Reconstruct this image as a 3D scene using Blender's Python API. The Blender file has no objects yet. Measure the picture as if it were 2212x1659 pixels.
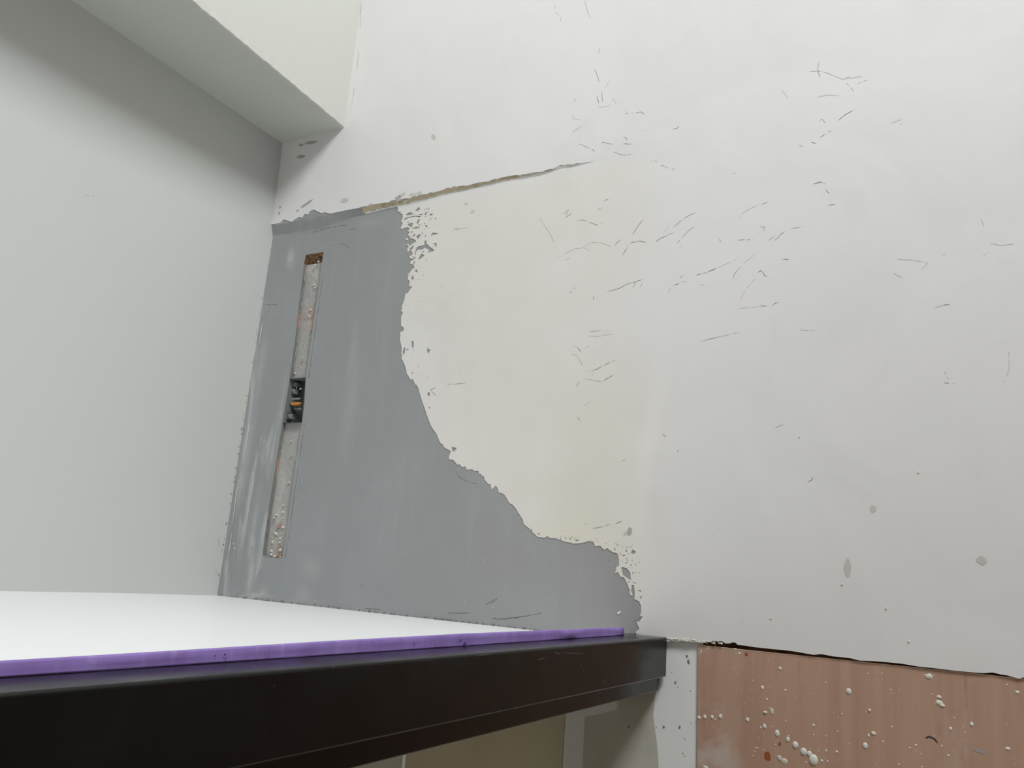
import bpy, math, random
import numpy as np
from mathutils import Vector, Euler
from mathutils.geometry import delaunay_2d_cdt
random.seed(7); rng = np.random.default_rng(7)
scene = bpy.context.scene
COL = scene.collection

# ------------------------------------------------------------------ camera
F_PX = 1734.7; CX, CY = 1106.0, 829.5; DIST = 1.6
cd = bpy.data.cameras.new('camera'); cam = bpy.data.objects.new('camera', cd); COL.objects.link(cam)
cam.location = (0, -DIST, 0)
cam.rotation_euler = (1.80718482, -0.0728592, 0.50195082)
cd.sensor_width = 36; cd.lens = F_PX/2212*36; cd.clip_start = 0.02
scene.camera = cam
ROT = np.array(Euler(cam.rotation_euler).to_matrix())

# ------------------------------------------------------------------ world + light
w = bpy.data.worlds.new('world'); scene.world = w; w.use_nodes = True
bg = w.node_tree.nodes['Background']
bg.inputs['Color'].default_value = (1.0, 0.93, 0.77, 1); bg.inputs['Strength'].default_value = 0.185
def area(name, loc, target, sx, sy, power, color):
    l = bpy.data.lights.new(name, 'AREA'); l.shape = 'RECTANGLE'; l.size = sx; l.size_y = sy
    l.energy = power; l.color = color
    o = bpy.data.objects.new(name, l); COL.objects.link(o); o.location = loc
    o.rotation_euler = (Vector(target)-Vector(loc)).to_track_quat('-Z', 'Y').to_euler(); return o
area('ceiling_panel_light', (1.45, -2.0, 3.95), (-2.6, -.6, .3), 1.15, 1.3, 166, (0.985, 1.0, 1.0))
scene.view_settings.view_transform = 'Standard'; scene.view_settings.look = 'None'
scene.view_settings.gamma = 1; scene.view_settings.use_curve_mapping = False
scene.view_settings.exposure = 0.0

# ------------------------------------------------------------------ photo pixel -> point on a real plane
def ray(x, y):
    v = ROT @ np.array([(x-CX)/F_PX, -(y-CY)/F_PX, -1.0]); return v
def pl(x, y, ax, val):
    C = np.array([0, -DIST, 0.]); r = ray(x, y); return C + r*((val-C[ax])/r[ax])
def W(x, y, d=0.0):                       # on the back wall, d towards the viewer
    q = pl(x, y, 1, -d); return (float(q[0]), float(q[2]))

# ------------------------------------------------------------------ materials
def srgb(r, g, b):
    return tuple(((c/255+0.055)/1.055)**2.4 if c > 10 else c/255/12.92 for c in (r, g, b)) + (1,)
class M:
    def __init__(s, name, color, rough=0.6, spec=0.4):
        s.m = bpy.data.materials.new(name); s.m.use_nodes = True; s.t = s.m.node_tree
        s.b = s.t.nodes['Principled BSDF']; s.b.inputs['Base Color'].default_value = color
        s.b.inputs['Roughness'].default_value = rough; s.b.inputs['Specular IOR Level'].default_value = spec
        s.tc = s.t.nodes.new('ShaderNodeTexCoord'); s.col = None; s.color = color
    def noise(s, scale, detail=4, rough=0.55, stretch=(1, 1, 1), dist=0.0):
        mp = s.t.nodes.new('ShaderNodeMapping'); mp.inputs['Scale'].default_value = stretch
        s.t.links.new(s.tc.outputs['Object'], mp.inputs['Vector'])
        n = s.t.nodes.new('ShaderNodeTexNoise'); n.inputs['Scale'].default_value = scale
        n.inputs['Detail'].default_value = detail; n.inputs['Roughness'].default_value = rough
        n.inputs['Distortion'].default_value = dist
        s.t.links.new(mp.outputs[0], n.inputs['Vector']); return n.outputs['Fac']
    def ramp(s, fac, lo, hi, a=0.0, b=1.0):
        r = s.t.nodes.new('ShaderNodeMapRange'); r.interpolation_type = 'SMOOTHSTEP'
        for k, v in zip(('From Min', 'From Max', 'To Min', 'To Max'), (lo, hi, a, b)): r.inputs[k].default_value = v
        s.t.links.new(fac, r.inputs['Value']); return r.outputs[0]
    def mul(s, a, b):
        n = s.t.nodes.new('ShaderNodeMath'); n.operation = 'MULTIPLY'
        s.t.links.new(a, n.inputs[0])
        if isinstance(b, float): n.inputs[1].default_value = b
        else: s.t.links.new(b, n.inputs[1])
        return n.outputs[0]
    def axis(s, k):
        n = s.t.nodes.new('ShaderNodeSeparateXYZ'); s.t.links.new(s.tc.outputs['Object'], n.inputs[0]); return n.outputs[k]
    def attr(s, name):
        n = s.t.nodes.new('ShaderNodeAttribute'); n.attribute_name = name; return n.outputs['Fac']
    def mix(s, fac, color):
        n = s.t.nodes.new('ShaderNodeMix'); n.data_type = 'RGBA'
        s.t.links.new(fac, n.inputs['Factor'])
        if s.col is None: n.inputs[6].default_value = s.color
        else: s.t.links.new(s.col, n.inputs[6])
        n.inputs[7].default_value = color
        s.col = n.outputs[2]; s.t.links.new(s.col, s.b.inputs['Base Color']); return s
    def bump(s, fac, strength=0.2, dist=0.001):
        n = s.t.nodes.new('ShaderNodeBump'); n.inputs['Strength'].default_value = strength; n.inputs['Distance'].default_value = dist
        s.t.links.new(fac, n.inputs['Height'])
        if s.b.inputs['Normal'].is_linked: s.t.links.new(s.b.inputs['Normal'].links[0].from_socket, n.inputs['Normal'])
        s.t.links.new(n.outputs[0], s.b.inputs['Normal']); return s
    def rvar(s, fac, lo, hi):
        s.t.links.new(s.ramp(fac, 0.35, 0.65, lo, hi), s.b.inputs['Roughness']); return s

mw = M('cream_plaster', srgb(229, 228, 230), 0.55, 0.3)
mw.mix(mw.attr('warm'), srgb(226, 220, 207))
mw.mix(mw.ramp(mw.noise(2.2, 3), 0.42, 0.66, 0, .55), srgb(233, 231, 232))
mw.mix(mw.mul(mw.ramp(mw.noise(5, 6, .6, (1, 1, .6), .6), 0.52, 0.75), 0.18), srgb(208, 207, 204))
mw.mix(mw.mul(mw.ramp(mw.noise(55, 3), 0.70, 0.80), 0.25), srgb(190, 188, 182))
mw.mix(mw.attr('pale'), srgb(240, 239, 239))
mw.bump(mw.noise(3.2, 3, .5, (1, 1, .7), .5), 0.35, 0.02).bump(mw.noise(160, 3), 0.12, 0.0006)
MAT_CREAM = mw.m
mg = M('grey_cement', srgb(154, 157, 159), 0.6, 0.3)
mg.mix(mg.ramp(mg.axis('X'), -1.35, -0.85), srgb(156, 156, 157))
mg.mix(mg.mul(mg.ramp(mg.noise(3, 5, .6, (1, 1, .8), .4), 0.45, 0.72), 0.35), srgb(168, 171, 174))
mg.mix(mg.mul(mg.ramp(mg.noise(2.5, 6, .6, (9, 1, 1), .3), 0.50, 0.72), 0.16), srgb(172, 175, 178))
mg.mix(mg.mul(mg.mul(mg.ramp(mg.noise(1.7, 6, .65, (13, 1, 1.2), .5), 0.52, 0.74), mg.ramp(mg.axis('X'), -1.56, -1.70)),
       mg.ramp(mg.axis('Z'), 0.80, 0.55)), srgb(206, 208, 208))
mg.mix(mg.attr('dust'), srgb(204, 206, 206))
mg.mix(mg.mul(mg.ramp(mg.noise(90, 3), 0.68, 0.76), 0.35), srgb(120, 122, 126))
mg.bump(mg.noise(9, 5, .6, (1, 1, .5), .6), 0.30, 0.006).bump(mg.noise(220, 3), 0.15, 0.0006)
MAT_GREY = mg.m
ml = M('left_wall_paint', srgb(197, 199, 197), 0.5, 0.3)
ml.mix(ml.mul(ml.ramp(ml.noise(1.6, 3), 0.40, 0.65), 0.4), srgb(196, 199, 193)).bump(ml.noise(2.5, 3), 0.3, 0.012).bump(ml.noise(200, 2), 0.08, 0.0005)
MAT_LEFT = ml.m
ms = M('soffit_paint', srgb(201, 203, 197), 0.55, 0.3); ms.bump(ms.noise(6, 4), 0.2, 0.004); MAT_SOFFIT = ms.m
mf = M('white_slab_paint', srgb(243, 245, 247), 0.35, 0.4); mf.bump(mf.noise(4, 3), 0.15, 0.004); MAT_SLAB = mf.m
mb = M('black_gloss_steel', srgb(11, 11, 11), 0.3, 0.24)
mb.mix(mb.mul(mb.ramp(mb.noise(7, 5), 0.5, 0.75), 0.4), srgb(30, 25, 22))
mb.mix(mb.mul(mb.ramp(mb.noise(40, 6, .7, (1, .15, 2.4), .3), 0.68, 0.76), 0.35), srgb(92, 90, 92))
mb.rvar(mb.noise(12, 4), 0.18, 0.30).bump(mb.noise(60, 3), 0.1, 0.0005); MAT_BEAM = mb.m
mt = M('purple_masking_tape', srgb(144, 121, 188), 0.65, 0.25)
mt.mix(mt.mul(mt.ramp(mt.noise(14, 5, .6, (1, 1, .3), .4), 0.42, 0.62), 0.8), srgb(132, 106, 172))
mt.mix(mt.mul(mt.ramp(mt.noise(50, 4, .6, (1, 1.6, .4)), 0.55, 0.7), 0.45), srgb(166, 143, 204))
mt.bump(mt.noise(260, 2, .5, (1, 1, .25)), 0.4, 0.0006); MAT_TAPE = mt.m
mp = M('plywood', srgb(190, 156, 137), 0.42, 0.4)
mp.mix(mp.mul(mp.ramp(mp.noise(2.4, 5, .6, (9, 1, .7), .5), 0.40, 0.70), 0.7), srgb(176, 140, 122))
mp.mix(mp.mul(mp.ramp(mp.noise(5, 6, .65, (14, 1, .9), .3), 0.52, 0.74), 0.28), srgb(200, 165, 148))
mp.mix(mp.mul(mp.ramp(mp.noise(4, 5, .6, (1.4, 1, 1), 1.2), 0.58, 0.74), 0.40), srgb(202, 176, 164))
mp.mix(mp.mul(mp.ramp(mp.axis('X'), -0.33, -0.44), mp.ramp(mp.noise(9, 5, .6), 0.47, 0.66)), srgb(202, 186, 180))
mp.mix(mp.mul(mp.ramp(mp.noise(7, 4, .6, (5, 1, 1)), 0.62, 0.72), 0.35), srgb(152, 108, 92))
mp.bump(mp.noise(30, 4, .6, (8, 1, .6)), 0.12, 0.0006); MAT_PLY = mp.m
MAT_PLYEDGE = M('plywood_edge', srgb(226, 196, 176), 0.7, .2).m
md = M('paint_drop', srgb(224, 224, 220), 0.4, 0.4); MAT_DROP = md.m
MAT_DROPTHIN = M('thin_paint', srgb(212, 206, 196), 0.35, 0.4).m
MAT_CHIP = M('plaster_chip', srgb(226, 222, 212), 0.8, 0.2).m
MAT_STAIN = M('rust_stain', srgb(158, 88, 52), 0.5, 0.3).m
mo = M('lower_wall_paint', srgb(240, 242, 245), 0.55, 0.3)
mo.mix(mo.mul(mo.ramp(mo.noise(8, 5), 0.55, 0.72), 0.3), srgb(226, 228, 230)).bump(mo.noise(60, 4), 0.2, 0.001); MAT_LOW = mo.m
mo = M('olive_board', srgb(186, 182, 160), 0.6, 0.3)
mo.mix(mo.mul(mo.ramp(mo.noise(7, 5), 0.45, 0.7), 0.5), srgb(174, 170, 150)).bump(mo.noise(50, 4), 0.2, 0.001); MAT_OLIVE = mo.m
MAT_GREEN = M('pale_green_board', srgb(186, 192, 182), 0.6, 0.3).m
MAT_FILL = M('white_filler', srgb(226, 228, 228), 0.7, 0.2).m
mbk = M('dark_brick_cavity', srgb(150, 112, 84), 0.9, 0.1)
mbk.mix(mbk.ramp(mbk.noise(30, 5), 0.45, 0.6), srgb(112, 76, 60)).bump(mbk.noise(60, 4), 0.6, 0.004); MAT_CAV = mbk.m
mc = M('chase_mortar', srgb(172, 172, 170), 0.8, 0.2)
mc.mix(mc.mul(mc.ramp(mc.noise(14, 5, .6, (2, 1, 1)), 0.48, 0.64), 0.7), srgb(192, 190, 186))
mc.mix(mc.mul(mc.ramp(mc.noise(6, 5, .6, (1, 1, 1.5)), 0.56, 0.68), 0.55), srgb(176, 150, 142))
mc.mix(mc.mul(mc.ramp(mc.noise(60, 4), 0.62, 0.72), 0.5), srgb(128, 128, 128))
mc.bump(mc.noise(120, 4), 0.25, 0.001); MAT_CHASE = mc.m
me = M('brown_render', srgb(126, 98, 72), 0.9, 0.1)
me.mix(me.ramp(me.noise(90, 5), 0.45, 0.62), srgb(92, 74, 60)).bump(me.noise(150, 5), 0.8, 0.003); MAT_BROWN = me.m
MAT_CRACK = M('crack_shadow', srgb(138, 136, 132), 0.9, 0.1).m
MAT_HAIR = M('faint_scuff', srgb(204, 202, 198), 0.8, 0.1).m
MAT_GCRACK = M('crack_in_grey', srgb(96, 98, 102), 0.9, 0.1).m
MAT_SCRATCH_AND_HIGHLIGHT = M('pale_scratch_and_highlight', srgb(196, 198, 198), 0.8, 0.1).m
MAT_SMEAR = M('grey_smear', srgb(204, 201, 196), 0.7, 0.2).m
MAT_SMEARD = M('dark_grey_smear', srgb(176, 175, 170), 0.7, 0.2).m
MAT_ORANGE = M('orange_brick', srgb(196, 132, 72), 0.8, 0.2).m
MAT_RED = M('pink_brick', srgb(178, 146, 134), 0.85, 0.2).m
MAT_ROCK = M('dark_rubble', srgb(120, 124, 124), 0.85, 0.2).m

# ------------------------------------------------------------------ mesh helpers
def link(name, verts, faces, mat, parent=None, smooth=False):
    me = bpy.data.meshes.new(name); me.from_pydata([tuple(map(float, v)) for v in verts], [], faces); me.update()
    o = bpy.data.objects.new(name, me); COL.objects.link(o)
    if mat: me.materials.append(mat)
    if parent: o.parent = parent
    if smooth: me.polygons.foreach_set('use_smooth', [True]*len(me.polygons))
    return o
def struct(o, label=None):
    o['kind'] = 'structure'
    if label: o['label'] = label
    return o
def thing(o, label, cat): o['label'] = label; o['category'] = cat; o['kind'] = 'thing'; return o
class MB:
    def __init__(s): s.v = []; s.f = []
    def add(s, v, f):
        n = len(s.v); s.v += list(v); s.f += [tuple(i+n for i in q) for q in f]
    def box(s, a, b):
        (x0, y0, z0), (x1, y1, z1) = a, b
        s.add([(x0,y0,z0),(x1,y0,z0),(x1,y1,z0),(x0,y1,z0),(x0,y0,z1),(x1,y0,z1),(x1,y1,z1),(x0,y1,z1)],
              [(0,3,2,1),(4,5,6,7),(0,1,5,4),(1,2,6,5),(2,3,7,6),(3,0,4,7)])
    def blob(s, c, r, seed=None, rings=4, seg=10, jit=0.0):
        rr = random.Random(seed); V = [(c[0], c[1]-r[1], c[2])]
        for i in range(1, rings+1):
            a = math.pi/2*i/rings
            for j in range(seg):
                t = 2*math.pi*j/seg; k = 1+jit*(rr.random()-.5)*2
                V.append((c[0]+r[0]*math.sin(a)*math.cos(t)*k, c[1]-r[1]*math.cos(a), c[2]+r[2]*math.sin(a)*math.sin(t)*k))
        Fc = [(0, 1+j, 1+(j+1) % seg) for j in range(seg)]
        for i in range(rings-1):
            for j in range(seg):
                a = 1+i*seg+j; b = 1+i*seg+(j+1) % seg; Fc.append((a, a+seg, b+seg, b))
        s.add(V, Fc)
    def rock(s, c, r, seed):
        rr = random.Random(seed); V = []
        for d in [(-1,-1,-1),(1,-1,-1),(1,1,-1),(-1,1,-1),(-1,-1,1),(1,-1,1),(1,1,1),(-1,1,1),(0,-1.35,0),(0,0,1.3)]:
            V.append(tuple(c[i]+r[i]*d[i]*(0.55+0.45*rr.random()) for i in range(3)))
        s.add(V, [(0,3,2,1),(0,1,8),(1,5,8),(5,4,8),(4,0,8),(1,2,6,5),(2,3,7,6),(3,0,4,7),(4,5,9),(5,6,9),(6,7,9),(7,4,9)])
    def build(s, name, mat, parent=None, smooth=False): return link(name, s.v, s.f, mat, parent, smooth)

def inside(px, pz, poly):
    P = np.asarray(poly); r = np.zeros(len(px), bool); j = len(P)-1
    for i in range(len(P)):
        xi, zi = P[i]; xj, zj = P[j]
        if zi != zj:
            c = ((zi > pz) != (zj > pz)) & (px < (xj-xi)*(pz-zi)/(zj-zi)+xi); r ^= c
        j = i
    return r

# ------------------------------------------------------------------ outlines read off the photo, put on the wall plane
X_L = -1.79; Z_SLAB = -0.1065; Z_BEAM = -0.092
ledge_top_px = [(586,485),(600,486),(615,482),(626,481),(637,478),(650,474),(662,474),(680,468),(696,466),(712,463),(729,459),(745,456),(760,453),(776,449),(790,446),(806,441),(822,439),(840,437),
 (850,433),(859,435),(872,430),(886,429),(900,425),(916,421),(935,416),(958,410),(980,404),(1005,402),(1030,395),(1059,391),(1085,384),(1110,380),(1135,378),(1150,374),(1166,373),(1178,369),(1192,366),(1206,359),(1222,356.5),(1236,357),(1252,353),(1268,350),(1284,348),(1305,341)]
ledge_bot_px = [(586,512),(592,508),(620,505),(645,500),(668,497.6),(700,490),(730,481),(760,470),(789,462),(815,455),(840,449),(859,445.5),(900,437),(958,421.5),(1010,410),(1059,399.5),(1110,388),(1150,381),(1190,371),(1225,361),(1268,353),(1306,342.5)]
XE = W(1306, 342)[0]; XS = X_L
def dproud(x): return 0.012*np.clip((XE-x)/(XE-XS), 0, 1)**0.6
def Wup(x, y):
    X, Z = W(x, y); 
    for _ in range(3): X, Z = W(x, y, float(dproud(X)))
    return X, Z
LT = [Wup(*q) for q in ledge_top_px]; LB = [W(*q) for q in ledge_bot_px]
lt = np.array(LT); lb = np.array(LB)
def off(x, z):
    zt = np.interp(x, lt[:, 0], lt[:, 1]); zb = np.interp(x, lb[:, 0], lb[:, 1])
    t = np.clip((z-zb)/np.maximum(zt-zb, 1e-4), 0, 1); return dproud(x)*t

def C(ox, oy, s, pts): return [(ox+u/s, oy+v/s) for u, v in pts]
main_edge = C(800,420,7.54,[(440,190),(440,215),(455,240),(445,270),(480,285),(505,290),(480,305),(530,325),(515,345),(530,365),(510,420),(505,445),(530,460),(512,500),(495,550),(505,568),(545,548),(605,535),(640,550),(612,600),(640,610),(612,665),(650,690),(645,712),(690,720),(740,745),(745,770),(690,800),(650,830),(625,838),(620,808),(590,812),(625,850),(600,890),(605,940),(640,905),(690,830),(705,825),(700,870),(670,905),(668,930),(690,950),(680,985),(640,1005),(640,1035),(690,1050),(735,1010),(738,1030),(700,1065),(655,1085),(650,1130),(690,1140),(705,1100),(725,1080),(720,1120),(700,1150),(715,1175),(715,1195),(680,1215),(650,1260),(615,1300),(615,1330),(608,1385),(630,1400),(645,1420),(632,1450),(635,1485),(620,1500),(685,1492),(650,1545),(605,1610)])
main_edge += C(820,620,7.54,[(430,105),(415,125),(405,200),(385,260),(362,310),(368,350),(345,390),(380,405),(372,435),(352,480),(350,560),(352,640),(385,655),(398,680),(390,712),(330,740),(340,790),(330,840),(340,900),(355,960),(360,1010),(352,1080),(362,1120),(355,1165),(385,1215),(410,1270),(430,1340),(440,1410),(470,1450),(490,1490),(520,1515),(545,1485),(548,1520),(570,1560),(578,1590),(605,1592)])
main_edge += C(880,820,6.032,[(125,75),(145,120),(165,190),(195,290),(225,370),(250,460),(285,545),(330,640),(375,700),(400,760),(430,825),(462,850),(464,835),(475,880),(515,905),(560,925),(565,950),(545,985),(540,1038),(595,1043),(650,1110),(690,1103),(690,1125),(722,1140),(755,1128),(775,1178),(815,1165),(855,1170),(865,1190),(910,1185),(932,1195),(932,1230),(965,1228),(968,1260),(995,1250),(1010,1310),(1055,1362),(1075,1355),(1100,1435),(1150,1382),(1175,1410),(1190,1470),(1230,1478),(1265,1500),(1310,1580),(1345,1620)])
main_edge += C(1060,1020,4.435,[(205,305),(240,345),(280,410),(310,460),(315,495),(345,520),(385,555),(393,535),(400,575),(425,595),(440,615),(510,630),(545,610),(560,630),(625,632),(665,650),(668,605),(678,655),(710,665),(760,672),(790,685),(860,680),(895,672),(950,658),(985,672),(1000,710),(1050,705),(1090,745),(1115,725),(1150,755),(1215,780),(1228,830),(1230,900),(1205,905),(1192,970),(1215,955),(1240,1000),(1280,1010),(1310,1075),(1330,1130),(1338,1180),(1358,1180),(1345,1130),(1350,1080),(1372,1085),(1380,1160),(1375,1215),(1420,1235),(1440,1280),(1442,1340),(1430,1385),(1458,1378),(1430,1430),(1395,1435),(1425,1500),(1390,1530),(1400,1562)])
def rough(pts, amp):                     # small extra raggedness between traced points
    out = []
    for a, b in zip(pts[:-1], pts[1:]):
        out.append(a); n = int(math.hypot(b[0]-a[0], b[1]-a[1])/5)
        for k in range(1, n):
            t = k/n; out.append((a[0]+(b[0]-a[0])*t+random.uniform(-amp, amp), a[1]+(b[1]-a[1])*t+random.uniform(-amp, amp)))
    out.append(pts[-1]); return out
# ragged grey top, smeared a little over the upper plaster
top_px = [(572,486),(590,484),(604,482),(612,474),(620,476),(630,479),(636,474),(646,468),(652,470),(657,462),(664,463),(670,455),(677,452),(684,456),(694,460),(700,458),(712,461),(730,457),(748,453),(770,449),(785,446.5),(791,447),(788,462),(800,460),(830,452),(858,446)]
grey_poly = [W(*q, 0.012) if i < 21 else W(*q) for i, q in enumerate(top_px)] + [W(*q) for q in rough(main_edge, 0.5)]
grey_poly += [(grey_poly[-1][0], -0.16), (X_L-0.03, -0.16)]
isl = [C(800,420,7.54,p) for p in [
 [(730,262),(755,235),(790,200),(810,240),(770,275)],[(580,325),(620,295),(690,290),(665,312),(725,320),(640,335),(590,345)],
 [(545,405),(600,370),(740,345),(830,355),(795,375),(740,358),(640,375),(580,405),(545,430)],[(785,330),(865,310),(840,335),(800,340)],
 [(870,245),(892,232),(885,268)],[(915,228),(945,220),(925,235)],[(880,310),(915,285),(955,278),(915,300),(910,345),(888,340)],[(960,330),(1020,308),(1010,335),(980,348)],
 [(600,490),(640,470),(700,460),(680,500),(690,525),(650,532)],[(745,465),(775,410),(810,405),(790,450),(775,480)],[(790,490),(810,475),(808,500)],
 [(700,545),(740,525),(790,515),(800,545),(720,560)],[(885,505),(915,498),(932,530),(915,545)],[(650,610),(690,598),(685,630)],[(700,655),(735,640),(705,700),(690,690)],
 [(740,680),(800,648),(820,668),(775,735)],[(830,635),(865,622),(845,648)],[(878,675),(905,658),(910,685)],[(985,655),(1020,620),(1110,635),(1050,655),(1000,665)],
 [(770,850),(840,832),(870,825),(880,760),(910,745),(915,800),(960,845),(1010,880),(1040,900),(1030,925),(925,950),(960,910),(890,870),(840,900),(770,905),(740,940),(738,980),(720,1000),(722,940),(742,890)],
 [(1005,805),(1080,785),(1075,850),(1050,855),(1045,810)],[(820,930),(890,925),(860,945)],[(775,1060),(800,1010),(835,960),(880,995),(820,1050)],
 [(720,1250),(750,1218),(770,1240),(768,1275),(745,1262)],[(660,1370),(685,1310),(710,1365),(690,1395)],[(600,450),(640,440),(620,460)],[(970,400),(990,405),(975,435)],[(1045,485),(1058,478),(1055,492)],
 [(900,1085),(925,1050),(915,1085)],[(620,1320),(642,1300),(632,1335)],[(685,1010),(705,1000),(700,1030),(680,1030)]]]
isl += [C(820,620,7.54,p) for p in [[(370,1050),(400,985),(420,985),(412,1060),(395,1105),(378,1100)],[(430,1020),(470,995),(465,1020),(440,1032)],[(512,895),(540,870),(555,890),(555,985),(525,990)],
 [(535,1035),(550,1000),(555,1030)],[(528,1090),(545,1070),(540,1095)],[(765,1040),(785,970),(798,1015),(830,1015),(795,1092)],[(618,1300),(635,1255),(632,1300)],[(520,1400),(535,1380),(545,1400),(530,1418)],[(765,1470),(788,1462),(775,1485)]]]
isl += [C(880,820,6.032,p) for p in [[(255,185),(275,160),(297,175),(285,215),(268,218)],[(272,365),(300,348),(295,372),(280,378)],[(575,890),(590,868),(605,885),(640,885),(635,910),(605,942),(578,920)],[(275,245),(286,240),(282,258)]]]
isl += [C(1060,1020,4.435,p) for p in [[(450,590),(462,580),(468,595),(455,602)],[(755,640),(768,632),(765,652)],[(800,650),(845,645),(830,662)],[(1250,915),(1270,908),(1310,925),(1338,965),(1342,1035),(1300,1010),(1265,985)],
 [(1340,775),(1360,740),(1395,765),(1370,785)],[(1255,795),(1290,790),(1280,805)],[(1300,820),(1315,850),(1308,855)],[(1410,1130),(1440,1130),(1438,1150)],[(1425,1200),(1448,1185),(1440,1218)],
 [(1335,885),(1350,885),(1345,905)],[(1380,960),(1392,955),(1388,975)],[(1413,960),(1427,960),(1420,975)],[(1375,1060),(1393,1055),(1385,1075)],[(1290,760),(1300,735),(1306,765)],[(1235,790),(1240,760),(1246,792)],[(1180,745),(1190,715),(1196,748)],[(1255,860),(1258,840),(1264,862)],[(1290,870),(1300,862),(1300,882)],
 [(1415,860),(1428,852),(1424,868)],[(1352,845),(1358,838),(1362,850)],[(1310,1050),(1328,1045),(1320,1060)],[(905,490),(915,490),(912,503)]]]
def speck(cx, cy, r):
    a0 = random.uniform(0, 6.3); k = random.choice((3, 4, 5)); e = random.uniform(.4, 1)
    ang = random.uniform(-.3, .3)-0.4
    out = []
    for i in range(k):
        a = a0+2*math.pi*i/k; dx, dy = r*math.cos(a), r*e*math.sin(a)*.7
        out.append((cx+dx*math.cos(ang)-dy*math.sin(ang), cy+dx*math.sin(ang)+dy*math.cos(ang)))
    return out
for _ in range(46):
    y = random.uniform(450, 620); x = 886+abs(random.gauss(0, 26))+(22 if y < 480 else 0); isl.append(speck(x, y, random.uniform(.8, 2.4)))
for _ in range(26):
    isl.append(speck(random.uniform(880, 930), random.uniform(650, 880), random.uniform(.6, 1.5)))
for _ in range(46):
    t = random.random(); isl.append(speck(1215+t*155, 1163+t*22-abs(random.gauss(0, 4)), random.uniform(.8, 2)))
for _ in range(40):
    isl.append(speck(1352+abs(random.gauss(0, 14)), random.uniform(1180, 1330), random.uniform(.7, 2)))
holes_px = [C(800,420,7.54,[(572,715),(590,705),(610,720),(605,742),(580,742)]), C(1060,1020,4.435,[(1210,1345),(1232,1325),(1248,1338),(1235,1358),(1215,1362)])]
chase_px = [(660,551),(668,549),(680,548.5),(692,545),(698,545),(692,590),(680,674),(672,730),(663,796),(660,816),(657,870),(652,912),(646,950),(638,1005),(630,1060),(621,1130),(609,1205),(590,1205),(567,1199),(573,1150),(580,1100),(590.6,1033),(598,985),(604,950),(611,905),(619,860),(628,800),(637,735),(646,655),(652,610),(656,572)]
bottom_px = [(1441,1386),(1452,1384),(1466,1386),(1478,1385),(1490,1388),(1503,1387),(1516,1388),(1524,1385.5),(1534,1387),(1541,1384),(1551,1386),(1560,1385),(1567,1390),(1576,1390),(1583,1387),(1590,1389),(1593,1393),(1612,1395),(1630,1398),(1650,1400),(1667,1402),(1690,1404),(1715,1407),(1738,1411),(1757,1414.5),(1775,1413),(1800,1418),(1822,1420),(1838,1422),(1857,1427),(1885,1428),(1912,1430),(1950,1434),(1985,1440),(2015,1443),(2055,1448),(2095,1452),(2125,1454),(2144,1452.5),(2162,1457),(2176,1459),(2190,1463),(2202,1466),(2212,1463),(2260,1470)]

GREY = [grey_poly]; ISL = [[W(*q) for q in p] for p in isl]; HOL = [[W(*q) for q in p] for p in holes_px]
CHASE = [W(*q) for q in chase_px]
BOT = [W(*q) for q in bottom_px]; zlast = BOT[-1][1]
outer = [(X_L-0.03, -0.15), (-0.53, -0.15), (-0.53, BOT[0][1]+.0005)] + BOT + [(1.3, zlast), (1.3, 4.45), (X_L-0.03, 4.45)]
pts = []; edges = []
def addloop(poly, closed=True):
    n = len(pts); pts.extend(poly); k = len(poly)
    edges.extend((n+i, n+(i+1) % k) for i in range(k if closed else k-1))
outer = list(dict.fromkeys(outer)); addloop(outer); addloop(grey_poly); addloop(CHASE); addloop(LT, False); addloop(LB, False)
for p in ISL+HOL: addloop(p)
gx = np.arange(-1.785, 0.35, 0.016); gz = np.arange(-0.09, 1.75, 0.016)
G = np.stack(np.meshgrid(gx, gz), -1).reshape(-1, 2)+rng.uniform(-.003, .003, (len(gx)*len(gz), 2))
G = G[inside(G[:, 0], G[:, 1], outer)]
pts.extend((float(a), float(b)) for a, b in G)
r = delaunay_2d_cdt([Vector(q) for q in pts], edges, [], 0, 1e-6, False)
V2 = np.array([(v[0], v[1]) for v in r[0]]); T = np.array([f[:3] for f in r[2]])
c2 = V2[T].mean(1)
inn = inside(c2[:, 0], c2[:, 1], outer) & ~inside(c2[:, 0], c2[:, 1], CHASE)
isg = inside(c2[:, 0], c2[:, 1], grey_poly)
for p in ISL: isg |= inside(c2[:, 0], c2[:, 1], p)
for p in HOL: isg &= ~inside(c2[:, 0], c2[:, 1], p)
# drop the big triangles beyond the chase etc.
cream = T[inn & ~isg]; greyt = T[inn & isg]
Y0 = -off(V2[:, 0], V2[:, 1])
def submesh(tri, yoff):
    u, inv = np.unique(tri, return_inverse=True); inv = inv.reshape(tri.shape)
    V = np.stack([V2[u, 0], Y0[u]+yoff, V2[u, 1]], 1)
    return u, V, inv
def ccw(V, F):
    a, b, c = V[F[:, 0]], V[F[:, 1]], V[F[:, 2]]; n = np.cross(b-a, c-a)[:, 1]; F = F.copy(); k = n > 0
    F[k] = F[k][:, ::-1]; return F
def smooth_attr(o, name, vals):
    a = o.data.attributes.new(name, 'FLOAT', 'POINT'); a.data.foreach_set('value', np.asarray(vals, np.float32))
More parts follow.
